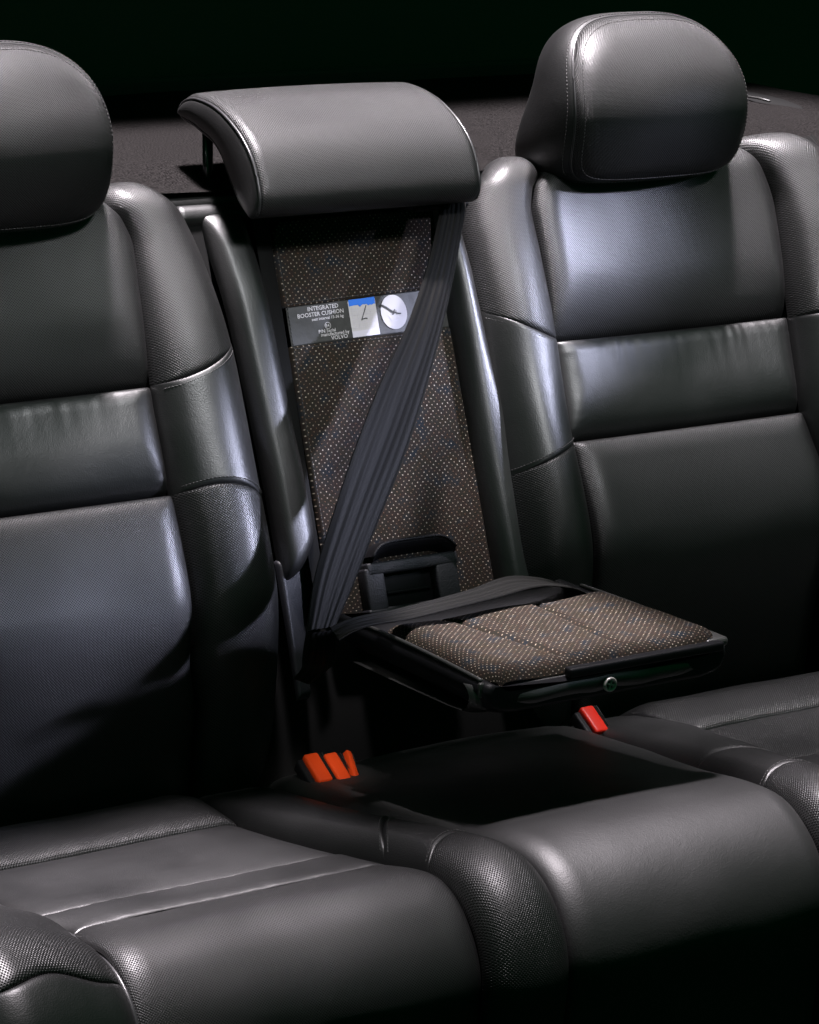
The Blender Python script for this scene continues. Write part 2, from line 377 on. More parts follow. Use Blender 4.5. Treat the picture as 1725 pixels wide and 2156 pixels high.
# ------------------------------------------------------------------ backrests
# vertical seams (x as a function of height on the backrest, measured to the side of the car's middle line)
insert_in = lerp1([-.1, .03, .10, .28, .40, .50, .557, .590, .615, .66], [.262, .262, .274, .271, .272, .271, .270, .278, .292, .300])
insert_out = lerp1([-.1, .20, .28, .40, .54, .60, .66], [.630, .636, .628, .633, .637, .625, .59])
bol_in = lerp1([-.1, .05, .12, .16, .25, .45, .54, .60, .64, .70], [.165, .165, .165, .165, .166, .172, .180, .196, .212, .225])
def mirror(f, sgn): return (lambda s: sgn*f(s))
def make_back(sgn, label):
    T = thing('wide_backrest', label, 'backrest')
    far = .0
    if sgn < 0: XL, XR = mirror(insert_out, -1), mirror(insert_in, -1)
    else: XL, XR = insert_in, insert_out
    xc = sgn*.452
    def Hin(x, s, A, B):
        t = (x-xc)/.18
        return .010*np.clip(np.abs(t), 0, 1.2)**2.2-.002+.016*np.exp(-((s-.17)/.09)**2)-.095*sstep(.17, -.12, s)-.004*sstep(.28, .40, s)*sstep(.5, .4, s)
    ein, eout = (.032, .022), (.032, .022)
    EL, ER = (eout, ein) if sgn < 0 else (ein, eout)
    ir = lambda a, b_: (lambda A: a+(b_-a)*A)
    c1 = const(.4015) if sgn < 0 else (lambda A: .4020-.001*A)
    c2 = const(.279)
    def pleats(where, amp, seed, decay=.020, freq=70, side=0):
        def f(x, s, dl, dr_, db, dt):
            d = {'t': dt, 'b': db}[where]
            mask = np.exp(-d/decay)*sstep(0, .004, d)
            n_ = fnoise(x, s, freq, 9, seed)
            n2 = fnoise(x, s, 11, 3, seed+4)
            return amp*mask*n_*(.35+1.3*np.clip(n2+.3, 0, 1))
        return f
    def corner(seed, amp=.0016):
        # small gathers where the crease meets the vertical seam
        def f(x, s, dl, dr_, db, dt):
            de = np.minimum(dl, dr_)
            return amp*np.exp(-(de+np.minimum(dt, db))/.022)*fnoise(x, s, 60, 120, seed)
        return f
    add = lambda *fs: (lambda *a: sum(f(*a) for f in fs))
    panel('perforated_panel', BACK, XL, XR, c1, const(.70), LP, T, Hin, EL, ER, (.085, .032), (.01, .004), 90, 130, corner(3.3))
    panel('smooth_panel', BACK, XL, XR, c2, c1, LL, T, lambda x, s, A, B: Hin(x, s, A, B)-.003, EL, ER, (.070, .030), (.018, .010), 150, 70, add(pleats('t', .0036, 1.7+sgn, .016, 95), corner(5.1)))
    panel('perforated_panel', BACK, XL, XR, const(-.12), c2, LP, T, Hin, EL, ER, (.02, .01), (.026, .015), 90, 120, add(pleats('t', .0010, 8.1, .01), corner(9.4, .0022)))
    # inner bolster
    if sgn < 0: BL, BR = mirror(insert_in, -1), (lambda s: -bol_in(s)+.013*sstep(.6, .4, s))
    else: BL, BR = bol_in, insert_in
    def Hb(x, s, A, B):
        t = A if sgn < 0 else 1-A          # 0 at the insert seam, 1 at the inner edge
        hump = .037*np.sin(PI*np.clip(t*.95+.03, 0, 1))**.8
        return hump*(.75+.5*np.exp(-((s-.20)/.12)**2))*(.15+.85*sstep(.63, .42, s))-.002-.095*sstep(.17, -.12, s)
    bi, bo = (.026, .020), (.046, .036)
    el, er = (bi, bo) if sgn < 0 else (bo, bi)
    # cross seams, bowed
    if sgn < 0:
        u1 = lambda A: .4030+.044*A**1.9
        u2 = lambda A: .2785+.006*np.sin(PI*A)*1.5-.026*A**2.2
    else:
        u1 = lambda A: .4030+.048*(1-A)**1.7
        u2 = lambda A: .280-.034*(1-A)**1.1
    nb = (.009, .0045)
    panel('perforated_bolster', BACK, BL, BR, u1, const(.72), LP, T, Hb, el, er, nb, (.01, .004), 60, 100)
    panel('smooth_bolster', BACK, BL, BR, u2, u1, LL, T, Hb, el, er, nb, nb, 60, 60)
    panel('perforated_bolster', BACK, BL, BR, const(-.12), u2, LP, T, Hb, el, er, (.02, .01), nb, 60, 110)
    # outer bolster
    oo = lambda s: insert_out(s)+.13
    if sgn < 0: OL, OR = mirror(oo, -1), mirror(insert_out, -1); el2, er2 = (.06, .06), (.02, .014)
    else: OL, OR = insert_out, oo; el2, er2 = (.02, .014), (.06, .06)
    Ho = lambda x, s, A, B: .045*np.sin(PI*np.clip(np.where(sgn > 0, A, 1-A), 0, 1)**.8)**.9*sstep(.70, .5, s)-.03*sstep(.08, -.06, s)
    panel('outer_bolster', BACK, OL, OR, const(.4), const(.70), LP, T, Ho, el2, er2, nb, (.01, .004), 50, 70)
    panel('outer_bolster', BACK, OL, OR, const(-.12), const(.4), LL, T, Ho, el2, er2, nb, nb, 50, 90)
    # top stitching beside the cross seams
    paths = []
    for u, off in ((u1, -.0065), (u2, .0065)):
        A = np.linspace(.06, .90, 60); s = u(A)+off
        x = BL(s)+(BR(s)-BL(s))*A
        h = Hb(x, s, A, 0)-np.sqrt(drop(x-BL(s), *el)**2+drop(BR(s)-x, *er)**2)+.0006
        paths.append(path_on(BACK, x, s, h))
    stitches('stitching', paths, THR, T, .0044, .0028, .00055)
    # black sheet added behind the upholstery to keep light out of the seams
    lo, hi = (-.76, -.165) if sgn < 0 else (.165, .76)
    xs = np.linspace(lo, hi, 8); ss = np.linspace(-.09, .68, 50)
    X_, S_ = np.meshgrid(xs, ss)
    front = BACK.pos(X_, S_, -.036-.095*sstep(.17, -.12, S_))
    link('backrest_backing', grid_mesh('backrest_backing', front), VOID, T)
    return T
BL_ = make_back(-1, 'black leather backrest at the left with two cross creases, mostly perforated')
BR_ = make_back(1, 'black leather backrest behind the booster tip, right of the fabric panel')

# ---- outboard head restraint (front pad, gusset around it, steel posts)
def head_restraint(parent, cx, dz=0.0):
    root = bpy.data.objects.new('head_restraint', None); COL.objects.link(root); root.parent = parent; root.empty_display_size = .05
    n = 96
    zc, hz = .662+dz, .097
    def outline(k, grow=0.0):
        pts = []
        for i in range(n):
            g = 2*PI*i/n
            c_, s_ = math.cos(g), math.sin(g)
            e = 7.0 if s_ < 0 else 3.3
            r = (abs(c_)**e+abs(s_)**e)**(-1/e)
            u, v = r*c_, r*s_
            a = (.1275+grow) * (1-.11*max(v, 0)**1.5-.03*max(-v, 0)**2)
            pts.append((u*a*k, v*(hz+grow)*k, v))
        return pts
    def yf(x, z):           # the front face
        t = (z+zc-.645)
        return .118+(6.2 if t > 0 else 4.0)*t*t+1.1*x*x
    def varc(z):
        t = z+zc-.645; k_ = 14 if t > 0 else 10
        return t/2*math.sqrt(1+(k_*t)**2)+math.asinh(k_*t)/(2*k_)
    rings = []; uvs = []
    ks = [0.001]+list(np.linspace(.08, .86, 14))+[.90, .935, .96, .98, .992, 1.0]
    for k in ks:
        pp = outline(k); row = []; ur = []
        e = max(0, (k-.80)/.20); rd = .016*(1-math.sqrt(max(0, 1-e*e)))
        for (x, z, v) in pp:
            y = yf(x, z)+rd
            row.append((cx+x, y, zc+z)); ur.append((x*(1+.5*x*x/.016), varc(z)))
        rings.append(row); uvs.append(ur)
    P = np.array(rings); UV = np.array(uvs)
    link('front_pad', grid_mesh('front_pad', P, UV, closed_u=True, flip=True), LP, root)
    edge = [Vector(p) for p in rings[-1]]
    # piping along the seam, stitch line on the pad
    loop = edge+[edge[0]]
    vs, fs = tube_geo([p+Vector((0, .0012, 0)) for p in loop], .0016, 8, False); link('piping', raw_mesh('piping', vs, fs), PIP, root)
    # gusset: from the seam backwards, deeper at the bottom
    rows = []; ur = []
    m_ = 26
    def back_y(v): return .262+.034*sstep(.4, -.7, np.array(v)).item()
    base = outline(1.0)
    perim = [0]
    for i in range(n): perim.append(perim[-1]+(edge[(i+1) % n]-edge[i]).length)
    for j in range(m_+1):
        t = j/m_
        row = []; uu = []
        for i, (x, z, v) in enumerate(base):
            y0 = edge[i].y; y1 = back_y(v)
            y = y0+.0015+(y1-y0)*t
            bul = .010*max(0, math.sin(PI*min(t*1.15, 1)))**.7 + (.010*sstep(.3, -.8, np.array(v)).item())*math.sin(PI*t*.75)
            close = 1-max(0, (t-.72)/.28)**2.2*.50
            X_, Z_ = x*close, z*(1-(1-close)*.7)
            L = math.hypot(x, z); X_ += x/L*bul; Z_ += z/L*bul*.6-.010*t*sstep(-.8, .8, np.array(v)).item()
            row.append((cx+X_, y, zc+Z_)); uu.append((perim[i], y))
        rows.append(row); ur.append(uu)
    c = np.array(rows[-1]).mean(0)
    for k in (.6, .25, .001):
        rows.append([tuple(c+(np.array(p)-c)*k+np.array([0, .008*(1-k), 0])) for p in rows[m_]]); ur.append(ur[-1])
    link('side_gusset', grid_mesh('side_gusset', np.array(rows), np.array(ur), closed_u=True, flip=True), LL, root)
    # double top stitch on both sides of the seam
    st1 = []
    j = ks.index(.96); ring_in = [Vector(p)+Vector((0, -.0006, 0)) for p in rings[j]]
    ring_out = [Vector(rows[2][i])*1.0 for i in range(n)]
    ring_out = [p+(p-Vector((cx, p.y, zc))).normalized()*.0006 for p in ring_out]
    stitches('stitching', [ring_in+[ring_in[0]], ring_out+[ring_out[0]]], THR, root, .0046, .003, .0006)
    for sx in (-.055, .055):
        tube('post', [(cx+sx, .238, zc-.03), (cx+sx, .232, .54)], .006, STL, root, 14)
    return root
head_restraint(BR_, .4275, -.003)
head_restraint(BL_, -.442, -.006)

# ------------------------------------------------------------------ centre backrest
CB = thing('narrow_backrest', 'narrow middle backrest with speckled fabric panel and printed label', 'backrest')
roll_L = (lerp1([.0, .20, .40, .66], [-.141, -.142, -.152, -.176]), lerp1([.10, .20, .38, .66], [-.096, -.091, -.100, -.114]))
roll_R = (lerp1([.06, .34, .66], [.145, .140, .134]), lerp1([.06, .25, .45, .66], [.207, .202, .179, .172]))
Hr = lambda x, s, A, B: -.006+.004*np.sin(PI*A)-.014*sstep(.48, .60, s)
panel('side_roll', BACK, roll_L[0], roll_L[1], lambda A: .165+.05*A**2, const(.60), LL, CB, Hr, (.016, .022), (.022, .020), (.03, .02), (.05, .03), 40, 120)
panel('side_roll', BACK, roll_R[0], roll_R[1], const(.03), const(.60), LL, CB, Hr, (.020, .030), (.022, .026), (.03, .02), (.02, .02), 40, 120)
# lining of the recess below the left roll
panel('recess_lining', BACK, lerp1([0, .25], [-.145, -.145]), lerp1([0, .12, .19, .25], [-.122, -.108, -.086, -.086]), const(.03), lambda A: .19+.02*A, PG, CB, lambda x, s, A, B: -.016-.02*A, (.006, .01), (.004, .008), (.01, .01), (.01, .01), 30, 60)
# back wall and sides of the recess
X_, S_ = np.meshgrid(np.linspace(-.20, .23, 10), np.linspace(-.09, .64, 50))
link('recess_wall', grid_mesh('recess_wall', BACK.pos(X_, S_, np.full_like(X_, -.058))), VOID, CB)
xs_ = [-.112, -.084, -.0835]; 
for x0, x1 in ((-.105, -.0875),):
    rows = []
    for s in np.linspace(.11, .60, 50):
        rows.append([BACK.pos(np.array(x), np.array(s), np.array(h)) for x, h in ((x0-.012*(s-.2), -.020), (x1, -.024), (x1+.004, -.030), (x1+.005, -.05))])
    link('recess_frame', grid_mesh('recess_frame', np.array(rows)), VOID, CB)
# top of the centre backrest (black leather yoke behind the head restraint)
panel('top_yoke', BACK, const(-.195), const(.195), const(.575), const(.74), LL, CB, lambda x, s, A, B: -.030+0*s, (.004, .004), (.004, .004), (.02, .02), (.01, .01), 50, 40)
# speckled fabric panel above and below the label
fabL = lerp1([.10, .2, .432, .478, .54, .562, .572, .58], [-.076, -.078, -.080, -.080, -.082, -.080, -.073, -.060])
fabR = lerp1([.10, .175, .434, .5, .568, .60], [.164, .163, .150, .149, .149, .149])
lab_b = lambda A: .4315+.004*A
lab_t = lambda A: .4770+.007*A
Hf = lambda x, s, A, B: -.030+.003*np.sin(PI*A)+0*s
panel('fabric_panel', BACK, fabL, fabR, lab_t, lambda A: .579+0*A, FB, CB, Hf, (.006, .006), (.006, .006), (.003, .0015), (.006, .006), 60, 40, sag=0)
panel('fabric_panel', BACK, fabL, fabR, const(.11), lab_b, FB, CB, Hf, (.006, .006), (.006, .006), (.006, .006), (.003, .002), 60, 90, sag=0)
Hl = lambda x, s, A, B: -.0318+.003*np.sin(PI*A)+.0009*np.sin(60*x+90*s)*np.exp(-((A-.12)/.16)**2)
lab = panel('label_strip', BACK, lambda s: fabL(s)+.003, lambda s: fabR(s)-.001, lab_b, lab_t, LAB, CB, Hl, (.002, .001), (.002, .001), (.002, .001), (.002, .001), 90, 30, sag=0)
# stitched edges of the fabric
def onfab(x, s, dh=.0006):
    A = (x-fabL(s))/(fabR(s)-fabL(s)); return BACK.pos(x, s, -.030+.003*np.sin(PI*A)+dh)
xs = np.linspace(-.076, .148, 60); A = np.linspace(.02, .99, 60)
sa = np.linspace(.12, .572, 90)
stitches('stitching', [[Vector(p) for p in onfab(xs, lab_b(A)-.003)], [Vector(p) for p in onfab(xs, lab_t(A)+.003)],
    [Vector(p) for p in onfab(fabR(sa)-.0045, sa, -.0005)], [Vector(p) for p in onfab(fabL(sa)+.0045, sa, -.0005)]], THR, CB, .0046, .003, .0005)
# printing on the label
e1 = Vector((1, 0, 0)); e2 = Vector((0, st, ct)); en = Vector((0, -ct, st))
def labpt(x, s, lift=.0008):
    A = (x-float(fabL(s)))/(float(fabR(s))-float(fabL(s)))
    h = -.0318+.003*math.sin(PI*A)+.0009*math.sin(60*x+90*s)*math.exp(-((A-.12)/.16)**2)+lift
    return Vector([float(c) for c in BACK.pos(np.array(x), np.array(s), np.array(h))])
def text_on_label(body, x, s, size, align='RIGHT', rise=.03):
    cu_ = bpy.data.curves.new('text', 'FONT'); cu_.body = body; cu_.size = size; cu_.align_x = align; cu_.resolution_u = 2
    cu_.offset = size*.012
    o = bpy.data.objects.new('text', cu_); COL.objects.link(o)
    dg = bpy.context.evaluated_depsgraph_get(); me = bpy.data.meshes.new_from_object(o.evaluated_get(dg))
    bpy.data.objects.remove(o); bpy.data.curves.remove(cu_)
    for v in me.vertices:
        v.co = labpt(x+v.co.x, s+v.co.y+rise*v.co.x)
    me.materials.clear(); me.name = 'printed_text'
    link('printed_text', me, WHT, lab, False)
text_on_label('INTEGRATED', -.0090, .4715, .0070)
text_on_label('BOOSTER CUSHION', -.0030, .4650, .0068)
text_on_label('seat interval 15-36 kg', -.0045, .4598, .0049)
text_on_label('P/N Serial', -.0290, .4438, .0056, 'CENTER')
text_on_label('manufactured by', -.0190, .4400, .0056, 'CENTER')
text_on_label('VOLVO', -.0030, .4352, .0066)
text_on_label('E4', -.0278, .4498, .0052, 'CENTER')
def patch(name, loop, m, lift, parent=None):
    vs = [labpt(x, s, lift) for x, s in loop]; c = sum(vs, Vector())/len(vs)
    vs2 = [c]+vs; k = len(vs)
    return link(name, raw_mesh(name, vs2, [(0, 1+i, 1+(i+1) % k) for i in range(k)]), m, parent or lab, False)
def grid_patch(name, x0, x1, s0, s1, m, lift, jag=0, seed=1):
    r_ = random.Random(seed); rows = []
    for b in np.linspace(0, 1, 8):
        row = []
        for a in np.linspace(0, 1, 16):
            x = x0+(x1-x0)*a; s = s0+(s1-s0)*b+.03*(x-x0)
            if jag and b == 0: s += r_.uniform(-jag, jag)
            row.append(tuple(labpt(x, s, lift)))
        rows.append(row)
    return link(name, grid_mesh(name, np.array(rows)), m, lab, False)
grid_patch('white_print', .0035, .0405, .4410, .4770, WHT, .0010)
grid_patch('grey_print', .0035, .0405, .4342, .4415, GRY, .0012)
grid_patch('blue_print', .0045, .0400, .4705, .4785, BLU, .0014, .0016, 5)
def stroke(name, pts, w, m, lift):
    vs = []; fs = []
    for i, (x, s) in enumerate(pts):
        a = pts[max(i-1, 0)]; b = pts[min(i+1, len(pts)-1)]
        dx, ds = b[0]-a[0], b[1]-a[1]; L = math.hypot(dx, ds); nx, ns = -ds/L*w/2, dx/L*w/2
        vs += [labpt(x+nx, s+ns, lift), labpt(x-nx, s-ns, lift)]
    for i in range(len(pts)-1): fs.append((2*i, 2*i+1, 2*i+3, 2*i+2))
    return link(name, raw_mesh(name, vs, fs), m, lab, False)
stroke('drawn_line', [(.0268, .4705), (.0225, .4620), (.0180, .4535), (.0205, .4550), (.0235, .4556), (.0262, .4550)], .0012, INK, .0020)
for k in range(5): stroke('drawn_line', [(.0085+.006*k, .4425), (.0080+.006*k, .470)], .0003, GRY, .0016)
for k in range(5): stroke('drawn_line', [(.0045, .4455+.005*k), (.0395, .4465+.005*k)], .0003, GRY, .0017)
patch('pictogram_disc', [(.0640+.0180*math.cos(g)*(1 if math.sin(g) < 0 else 1), .4595+.0205*math.sin(g)*(1.0)) for g in np.linspace(0, 2*PI, 40)[:-1]], WHT, .0011)
stroke('drawn_belt', [(.0470, .4690), (.0540, .4655), (.0610, .4600), (.0640, .4585)], .0026, INK, .0019)
stroke('drawn_belt', [(.0610, .4560), (.0650, .4625), (.0670, .4600), (.0640, .4590), (.0690, .4575), (.0730, .4570)], .0014, INK, .0021)
stroke('drawn_line', [(.0560, .4560), (.0600, .4480), (.0680, .4500)], .0007, GRY, .0018)
cc_ = [( -.0278+.0038*math.cos(g), .4515+.0038*math.sin(g)) for g in np.linspace(0, 2*PI, 28)]
stroke('printed_ring', cc_, .0005, WHT, .0016)

# latch housing at the foot of the recess
LH = bpy.data.objects.new('latch_housing', None); COL.objects.link(LH); LH.parent = CB
rotB = Matrix((e1, e2, en)).transposed()
def bk(x, v, h): return e1*x+e2*v+en*h
def back_box(name, x0, x1, v0, v1, h0, h1, m, parent, bev=.003):
    return bevel_box(name, (x1-x0, v1-v0, h1-h0), bk((x0+x1)/2, (v0+v1)/2, (h0+h1)/2), m, parent, bev, rotB)
back_box('frame_bar', -.036, .088, .157, .172, -.030, -.010, PG, LH)
back_box('frame_bar', -.042, .082, .070, .119, -.030, -.010, PG, LH)
back_box('frame_bar', -.040, -.014, .110, .166, -.030, -.0104, PG, LH)
back_box('frame_bar', .056, .086, .110, .166, -.030, -.0104, PG, LH)
back_box('window_back', -.020, .062, .112, .164, -.040, -.026, PL, LH, .001)
back_box('latch_blade', -.010, .052, .133, .137, -.028, -.018, PL, LH, .0015)
# lip over the housing: a hooded handle
rows = []
for a in np.linspace(0, 1, 30):
    x = -.030+.114*a; rows.append([bk(x, .176+.016*min(1, (1-abs(2*a-1)**6)*1.0)+.004*a*0+hv, hh) for hv, hh in ((-.016, -.028), (-.010, -.016), (-.003, -.006), (.001, -.004), (.003, -.008), (.003, -.028))])
link('hooded_handle', grid_mesh('hooded_handle', np.array([[tuple(p) for p in r] for r in rows]), flip=True), PL, LH)
tube('handle_edge', [bk(-.030+.114*a, .177+.016*(1-abs(2*a-1)**6), -.0045) for a in np.linspace(0, 1, 40)], .0018, PL, LH)

# ---- centre head restraint: curved slab hooked over the backrest
HC = bpy.data.objects.new('head_restraint', None); COL.objects.link(HC); HC.parent = CB
def smooth_curve(pts, n):
    P = np.array(pts, float); d = np.concatenate([[0], np.cumsum(np.hypot(*np.diff(P, axis=0).T))])
    t = np.linspace(0, d[-1], n); M = np.gradient(P, d, axis=0)
    i = np.clip(np.searchsorted(d, t)-1, 0, len(d)-2); h = (d[i+1]-d[i])[:, None]; u = ((t-d[i])/(d[i+1]-d[i]))[:, None]
    return (2*u**3-3*u**2+1)*P[i]+(u**3-2*u**2+u)*h*M[i]+(-2*u**3+3*u**2)*P[i+1]+(u**3-u**2)*h*M[i+1]
outer = smooth_curve([(.319, .652), (.316, .664), (.303, .674), (.285, .679), (.255, .679), (.220, .673), (.188, .661), (.160, .645), (.139, .626), (.125, .602), (.119, .580), (.122, .566), (.132, .558), (.142, .555)], 70)
inner = smooth_curve([(.319, .652), (.314, .645), (.303, .642), (.285, .639), (.264, .633), (.240, .626), (.221, .614), (.206, .596), (.192, .580), (.176, .566), (.160, .557), (.151, .555), (.146, .5545), (.142, .555)], 70)
hw = .1455; nx = 90; ex = cosgrid(nx, .8)*2-1
mid = (outer+inner)/2
def restraint_face(curve, name, m, er, eD, flip):
    t = np.gradient(curve, axis=0); t /= np.linalg.norm(t, axis=1)[:, None]+1e-9
    arcl = np.concatenate([[0], np.cumsum(np.hypot(*np.diff(curve, axis=0).T))])
    rows = []; uv = []
    for j in range(len(curve)):
        y, z = curve[j]; dm = mid[j]-curve[j]; L = np.hypot(*dm)+1e-9
        row = []; u_ = []
        for e in ex:
            x = e*hw; dd = hw-abs(x)
            q = float(drop(np.array(dd), er, min(eD, L*.7)))
            q -= .003*(1-e*e)*min(1, L/.01)*(1 if name == 'front_pad' else -1)
            row.append((x, y+dm[0]/L*q, z+dm[1]/L*q)); u_.append((x, arcl[j]))
        rows.append(row); uv.append(u_)
    return link(name, grid_mesh(name, np.array(rows), np.array(uv), flip=flip), m, HC)
restraint_face(outer, 'front_pad', LP, .012, .008, True)
restraint_face(inner, 'rear_pad', LL, .010, .006, False)
for sx in (-1, 1):
    rows = []
    for j in range(len(mid)):
        o_, i_ = outer[j], inner[j]; L = np.hypot(*(o_-i_)); row = []
        q = min(.007, L/2*.7) if L > 1e-6 else 0
        for b in np.linspace(0, 1, 14):
            p = o_+(i_-o_)*(b if L < 1e-6 else (q+(L-2*q)*b)/L)
            row.append((sx*(hw+.006*math.sin(PI*b)**.6*min(1, L/.03)), p[0], p[1]))
        rows.append(row)
    link('side_panel', grid_mesh('side_panel', np.array(rows), np.array(rows)[:, :, 1:], flip=(sx > 0)), LL, HC)
    edge = []
    dm = mid-outer; dn = dm/(np.linalg.norm(dm, axis=1)[:, None]+1e-9)
    pp = [(sx*(hw+.0005), *(outer[j]+dn[j]*.0062)) for j in range(3, 66)]
    vs, fs = tube_geo(pp, .0017, 8); link('piping', raw_mesh('piping', vs, fs), PIP, HC)
    p1 = [(sx*(hw-.0065), *(outer[j]-dn[j]*(-.0012))) for j in range(4, 66)]
    stitches('stitching', [p1], THR, HC, .0044, .0028, .0006)
for sx in (-.125, .10):
    tube('post', [(sx, .286, .640), (sx, .284, .54)], .0062, STL, HC, 16)
for sx in (-.125, .10):
    tube('post_sleeve', [(sx, .284, .580), (sx, .284, .56)], .011, PL, HC, 20)

# ------------------------------------------------------------------ bench cushion
BC = thing('bench_cushion', 'long black leather seat cushion under the booster, front edge in shade', 'seat cushion')
ss_ = seat_s
front_end = SEAT.s[-1]
s_roll = ss_(-.118); s_a = ss_(-.298); s_b = ss_(-.366)
def seat_side(sgn):
    ins_in = lerp1([ss_(-.02), ss_(-.11), ss_(-.26), ss_(-.36), ss_(-.42), ss_(-.42)+.08, front_end], [.300, .305, .285, .266, .262, .262, .262])
    ins_out = lerp1([0, ss_(-.30), ss_(-.36), ss_(-.42), front_end], [.64, .636, .622, .630, .632])
    cen = lerp1([0, ss_(-.15), ss_(-.30), ss_(-.42), ss_(-.42)+.08, front_end], [.205, .205, .190, .172, .166, .166])
    XL, XR = (mirror(ins_out, -1), mirror(ins_in, -1)) if sgn < 0 else (ins_in, ins_out)
    EI, EO = (.035, .014), (.03, .012)
    EL, ER = (EO, EI) if sgn < 0 else (EI, EO)
    Hs = lambda x, s, A, B: -.004+.006*sstep(.16, .0, np.minimum(A, 1-A))*0+.010*np.exp(-((s-(ss_(-.44)))/.06)**2)
    def creases(seed, amp, decay, freq=75):
        def f(x, s, dl, dr_, db, dt):
            d = np.minimum(db, dt)
            return amp*np.exp(-d/decay)*sstep(0, .003, d)*fnoise(x, s, freq, 12, seed)
        return f
    cr1 = lambda A: s_roll+0*A
    cr2 = lambda A: s_a+.0*A
    cr3 = lambda A: s_b+0*A
    panel('rear_roll', SEAT, XL, XR, const(.005), cr1, LP, BC, lambda x, s, A, B: .008*np.sin(PI*B)+.001, EL, ER, (.03, .02), (.022, .010), 90, 50, creases(2.2, .0012, .012))
    panel('seat_insert', SEAT, XL, XR, cr1, cr2, LL if sgn < 0 else LP, BC, Hs, EL, ER, (.028, .006), (.030, .004), 90, 60)
    panel('narrow_insert', SEAT, XL, XR, cr2, cr3, LL, BC, lambda x, s, A, B: Hs(x, s, A, B)+.001, EL, ER, (.022, .0045), (.020, .0045), 140, 40, creases(6.3+sgn, .0010, .03, 60))
    panel('perforated_panel', SEAT, XL, XR, cr3, const(front_end), LP, BC, Hs, EL, ER, (.030, .0045), (.01, .005), 100, 130)
    # inner bolster of the cushion, three pieces
    L, R = (mirror(ins_in, -1), mirror(cen, -1)) if sgn < 0 else (cen, ins_in)
    def Hb(x, s, A, B):
        t = A if sgn < 0 else 1-A
        return .022*np.sin(PI*np.clip(t, 0, 1))**.7*(1+.0*s)*sstep(ss_(-.02), ss_(-.15), s)*(.6+.4*sstep(ss_(-.1), ss_(-.4), s))+.004*np.exp(-((s-(ss_(-.43)))/.07)**2)
    eI, eC = (.022, .014), (.022, .014)
    el, er = (eI, eC) if sgn < 0 else (eC, eI)
    tA = (lambda A: A) if sgn < 0 else (lambda A: 1-A)
    q1 = lambda A: ss_(-.352)-.088*tA(A)-.008*np.sin(PI*A)
    q2 = lambda A: ss_(-.42)+.004-.020*tA(A)-.012*np.sin(PI*A)
    nb = (.009, .0040)
    panel('smooth_bolster', SEAT, L, R, const(.005), q1, LL, BC, Hb, el, er, (.03, .02), nb, 50, 70)
    panel('smooth_bolster', SEAT, L, R, q1, q2, LL, BC, Hb, el, er, nb, nb, 50, 40, creases(4.4, .0009, .02, 40))
    panel('perforated_bolster', SEAT, L, R, q2, const(front_end), LP, BC, Hb, el, er, nb, (.01, .005), 60, 120)
    pa = []
    for u, off in ((q1, -.006), (q1, .006), (q2, -.006)):
        A = np.linspace(.05, .95, 50); s = u(A)+off; x = L(s)+(R(s)-L(s))*A
        h = Hb(x, s, A, 0)-np.sqrt(drop(x-L(s), *el)**2+drop(R(s)-x, *er)**2)+.0005
        pa.append(path_on(SEAT, x, s, h))
    stitches('stitching', pa, THR, BC, .0042, .0028, .00055)
    # outer bolster
    oo = lambda s: ins_out(s)+.16
    OL, OR = (mirror(oo, -1), mirror(ins_out, -1)) if sgn < 0 else (ins_out, oo)
    Ho = lambda x, s, A, B: .042*np.sin(PI*np.clip(np.where(sgn > 0, A, 1-A), 0, 1)*.62)**.9*sstep(ss_(-.05), ss_(-.25), s)*(.8+.2*np.exp(-((s-ss_(-.42))/.1)**2))
    e1_, e2_ = ((.05, .05), (.030, .016)) if sgn < 0 else ((.030, .016), (.05, .05))
    o1, o2 = const(ss_(-.335)), lambda A: ss_(-.42)+.078+.004*np.sin(3*PI*A)
    panel('outer_bolster', SEAT, OL, OR, const(.01), o1, LL, BC, Ho, e1_, e2_, (.03, .02), nb, 50, 60)
    panel('outer_bolster', SEAT, OL, OR, o1, o2, LP, BC, Ho, e1_, e2_, nb, (.008, .006), 90, 70, creases(7.7, .0016, .018, 45))
    panel('outer_bolster', SEAT, OL, OR, o2, const(front_end), LL, BC, Ho, e1_, e2_, (.008, .006), (.01, .005), 60, 80)
    s = np.linspace(s_a, front_end-.01, 90)
    pts = path_on(SEAT, sgn*ins_out(s), s, -.010)
    tube('piping', pts, .0024, PIP, BC, 8)
    return cen
cen = seat_side(-1); seat_side(1)
Hc = lambda x, s, A, B: .004+.012*np.exp(-((s-ss_(-.42))/.09)**2)+.004*np.sin(PI*A)
panel('smooth_seat_panel', SEAT, mirror(cen, -1), cen, const(.005), const(front_end), LW, BC, Hc, (.030, .018), (.030, .018), (.03, .02), (.01, .005), 90, 150)
X_, S_ = np.meshgrid(np.linspace(-.80, .80, 8), np.linspace(.0, front_end, 90))
link('cushion_backing', grid_mesh('cushion_backing', SEAT.pos(X_, S_, np.full_like(X_, -.022)), flip=True), VOID, BC)  # dark sheet added under the panels, stops light leaking through the seams

# ------------------------------------------------------------------ folded-down armrest with booster pad
AB = thing('booster_armrest', 'folded-down middle armrest with speckled fabric booster pad and screw', 'booster seat')
